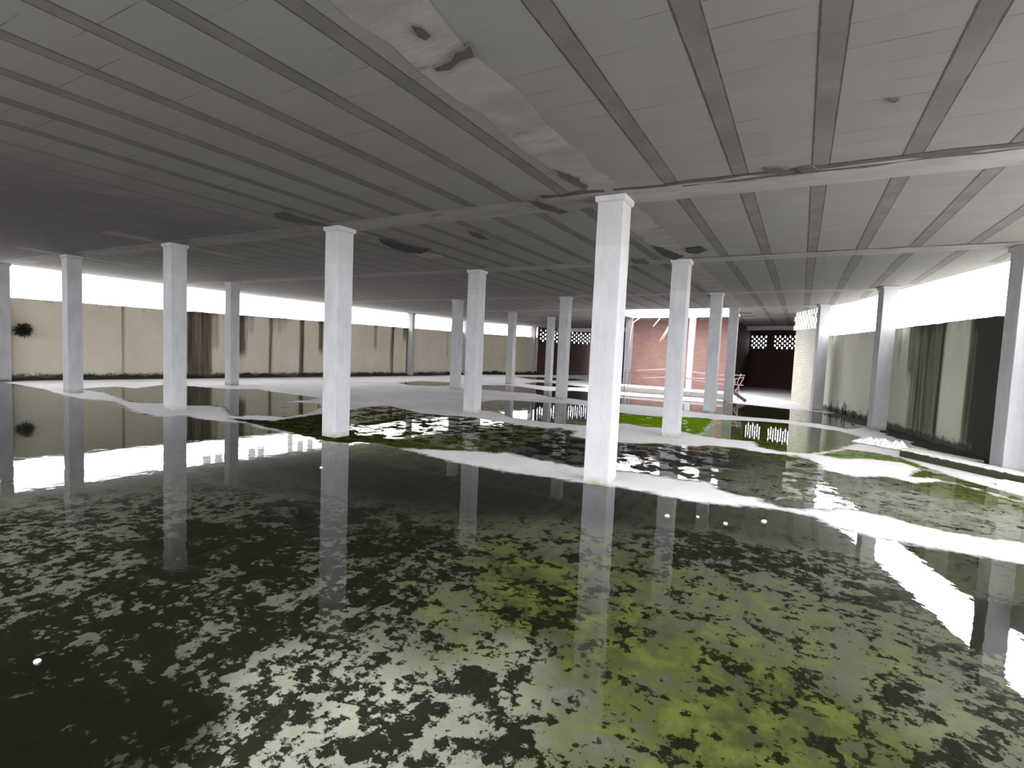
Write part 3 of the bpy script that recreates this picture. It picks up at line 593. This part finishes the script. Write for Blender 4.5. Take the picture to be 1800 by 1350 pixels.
o = pipe('ceiling_hook', [(-4.21, 4.54, zc(-4.2, 4.5)), (-4.2, 4.54, zc(-4.2, 4.5)-.04), (-4.16, 4.55, zc(-4.2, 4.5)-.055), (-4.13, 4.55, zc(-4.2, 4.5)-.03)], .006, M_RUST)
tag(o, 'tiny dark hook sticking from the slab between two joists', 'hook')

# leaning plank
t = Matrix.Rotation(math.radians(-8), 4, 'Z') @ Matrix.Rotation(math.radians(33), 4, 'Y')
bm = bmesh.new(); add_box(bm, -.30, .30, -.02, .04, -.055, .055, t)
o = bm_obj('wooden_plank', bm, M_WOOD, None, (-1.88, 20.2, .20)); bevel(o, .004); tag(o, 'short dark plank leaning down to the floor at the railing end', 'plank')

# slabs lying along the right wall
def slab(name, p0, p1, width, h, m, label, cat, z=0., group=None, seed=0):
    L = math.hypot(p1[0]-p0[0], p1[1]-p0[1]); ang = math.atan2(p1[1]-p0[1], p1[0]-p0[0])
    n = max(4, int(L/.06)); bm = bmesh.new(); rings = []
    for i in range(n+1):
        s = L*i/n; j = .012*fbm(s*7, seed, 1); k = .012*fbm(s*7, seed, 4)
        rings.append([bm.verts.new(v) for v in ((s, 0+j*.5, 0), (s, width+k, 0), (s, width+k, h+k*.3), (s, j, h+j*.3))])
    for a, b in zip(rings, rings[1:]):
        for q_ in range(4): bm.faces.new([a[q_], b[q_], b[(q_+1) % 4], a[(q_+1) % 4]])
    bm.faces.new(rings[0]); bm.faces.new(rings[-1][::-1])
    bmesh.ops.recalc_face_normals(bm, faces=bm.faces)
    o = bm_obj(name, bm, m, None, (p0[0], p0[1], z), ang); bevel(o, .006)
    return tag(o, label, cat, group)
slab('concrete_lintel', (1.55, 10.72), (3.0, 8.95), .2, .14, M_LINTEL, 'longest fallen concrete lintel lying along the black-stained right wall', 'lintel', 0, None, 1)
slab('concrete_lintel', (2.36, 9.02), (3.35, 8.1), .16, .07, M_PALE, 'short fallen concrete lintel cut by the photo edge, in front of the longest', 'lintel', 0, None, 2)
slab('wooden_board', (1.86, 11.75), (2.62, 10.95), .12, .04, M_PALE, 'pale flat board between the longest fallen lintel and the right wall', 'board', .0, None, 3)
slab('stone_slab', (-18.15, 16.8), (-17.75, 17.6), .35, .07, M_PALE, 'small pale slab lying at the foot of the left wall', 'slab', 0, None, 4)

# crumpled plastic
def crumple():
    n, m = 44, 22; verts = []; faces = []
    for i in range(n+1):
        for j in range(m+1):
            u, v = i/n-.5, j/m-.5
            e = max(0, 1-(abs(u)*2)**4)*max(0, 1-(abs(v)*2)**4)
            z = .015+e*(.05+.11*abs(fbm(u*5, v*4, 3, 5))+.07*max(0, fbm(u*3+4, v*2, 1)))+(.08*e if u > .3 else 0)
            verts.append((u*.9*(1+.12*fbm(v*4, 2, u)), v*.32*(1+.5*fbm(u*6, 7, 0)), z))
    for i in range(n):
        for j in range(m):
            a = i*(m+1)+j; faces.append((a, a+m+1, a+m+2, a+1))
    o = mesh_obj('plastic_sheet', verts, faces, M_PLASTIC, None, (1.40, 11.8, .0), math.radians(-36))
    tag(o, 'crumpled white plastic sheet on the wet floor near the right wall', 'plastic sheet')
crumple()

# mud heap along the left wall, dark shade strip along the right, weeds, tuft
def mud(name, pl, side, label, hgt, wid):
    verts = []; faces = []; k = 0; prof = 6; s = 0
    for (x0, y0), (x1, y1) in zip(pl, pl[1:]):
        L = math.hypot(x1-x0, y1-y0); n = int(L/.12); dx, dy = (x1-x0)/L, (y1-y0)/L; nx, ny = side*dy, -side*dx
        for i in range(n):
            x, y = x0+(x1-x0)*i/n, y0+(y1-y0)*i/n; s += .12
            A = max(.15, .55+.9*fbm(s*.7, side, 0)+.35*fbm(s*3, side, 3))
            for j in range(prof+1):
                u = j/prof; w_ = wid*(.6+.5*A)
                verts.append((x+nx*u*w_, y+ny*u*w_, max(.001, hgt*A*(1-u)**1.4*(1+.3*fbm(s*5, u*3, 2)))))
            if k: 
                a, b = (k-1)*(prof+1), k*(prof+1)
                for j in range(prof): faces.append((a+j, b+j, b+j+1, a+j+1))
            k += 1
    o = mesh_obj(name, verts, faces, M_MUD, None, (0, 0, 0), 0, True); tag(o, label, 'mud', None, 'stuff')
mud('mud', [(a+.0, b) for a, b in LEFT[1:]], 1, 'black mud and rotted leaves heaped along the foot of the left wall', .20, .35)
mud('mud', [(3.42, 8.9)]+[(a, b) for a, b in RIGHT[3:7]], -1, 'black strip standing in for shade along the foot of the stained right wall', .05, .5)  # dark strip laid in for the shade at this wall foot
def weeds():
    bm = bmesh.new()
    for i in range(70):
        y = random.choice([19.0, 18.6, 18.1, 17.9, 17.3, 16.8, 16.4, 16.0])+random.gauss(0, .05); x = interp(RIGHT, y)-.03-random.random()*.03
        hh = random.uniform(.08, .45) if random.random() < .5 else random.uniform(.04, .15)
        add_tube(bm, [(x, y, 0), (x+random.gauss(0, .01), y+random.gauss(0, .015), hh*.6), (x+random.gauss(0, .02), y+random.gauss(0, .03), hh)], .007, 4)
    tag(bm_obj('weeds', bm, M_MUD, None), 'thin dark weeds growing at the foot of the pale right wall panel', 'weeds', None, 'stuff')
weeds()
def tuft():
    bm = bmesh.new(); rnd = random.Random(3)
    for i in range(520):
        a = rnd.uniform(0, 2*math.pi); e = math.asin(rnd.uniform(-1, 1)); L = rnd.uniform(.08, .27)
        d = Vector((abs(math.cos(a))*math.cos(e)+.05, math.sin(a)*math.cos(e), math.sin(e)))
        p = Vector((0, 0, 0)); sd = d.cross(Vector((rnd.random(), rnd.random(), 1))).normalized()*.022
        v = [bm.verts.new(q_) for q_ in (p+d*L*.2-sd*.3, p+d*L*.2+sd*.3, p+d*L*.65+sd+Vector((0, 0, -.01)), p+d*L+Vector((0, 0, -.04)), p+d*L*.65-sd+Vector((0, 0, -.01)))]
        bm.faces.new(v)
    tag(bm_obj('wall_plant', bm, M_LEAF, None, (-19.93, 6.18, 1.5)), 'dark round tuft of leaves growing out of the left wall near the photo edge', 'plant')
tuft()
o = pipe('pipe_stub', [(1.72, 15.2, 1.62), (1.62, 15.1, 1.62)], .05, M_RUST); tag(o, 'small round dark pipe stub on the right wall by a column', 'pipe')
for i, (x, y, lab) in enumerate([(-2.91, .93, 'by itself on black algae in the near left corner'), (-4.9, 4.2, 'left of the moss-footed column reflection'), (-1.0, 4.9, 'leftmost of the four beside the pale dry tongue'), (-.75, 5.05, 'second of the four beside the pale dry tongue'), (-.5, 5.0, 'third of the four beside the pale dry tongue'), (-.2, 5.3, 'rightmost of the four beside the pale dry tongue')]):
    bm = bmesh.new(); bmesh.ops.create_icosphere(bm, subdivisions=2, radius=.014+.004*(i % 3))
    for v in bm.verts: v.co *= 1+.35*mnoise.noise(v.co*60+Vector((i, 0, 0))); v.co.z *= .6
    o = bm_obj('concrete_crumb', bm, M_PALE, None, (x, y, .010)); tag(o, 'tiny white plaster crumb '+lab, 'crumb', 'plaster crumbs on the floor')

# ------------------------------------------------------------------ building outside
t = empty('apartment_building', (-38, 25, 0)); tag(t, 'overexposed white building beyond the left wall with a pair of grey windows', 'building')
bm = bmesh.new(); add_box(bm, -8, 0, -45, 40, -.03, 12); bm_obj('facade', bm, M_FACADE, t)
M_PANE = simple('grey_window_pane', (.10, .10, .11), .15, .05, 3, .02)
M_FRAME = simple('white_window_frame', (.75, .75, .75), .5, .03, 5, .02)
def win(y0, y1, z0, z1):
    bm = bmesh.new(); f = .06
    add_box(bm, 0, .07, y0-f, y0, z0-f, z1+f); add_box(bm, 0, .07, y1, y1+f, z0-f, z1+f); add_box(bm, 0, .07, y0, y1, z0-f, z0); add_box(bm, 0, .07, y0, y1, z1, z1+f)
    o = bm_obj('window', bm, M_FRAME, t)
    bm = bmesh.new(); add_box(bm, 0, .02, y0, y1, z0, z1); bm_obj('pane', bm, M_PANE, o)
for y0 in (.75, 1.62):
    win(y0, y0+.55, 4.15, 5.05)
for y0 in (.3, 1.1, 4.9, 5.9, -3.3, -2.4): win(y0, y0+.62, 7.2, 8.4)
win(3.9, 4.4, 6.4, 8.6)
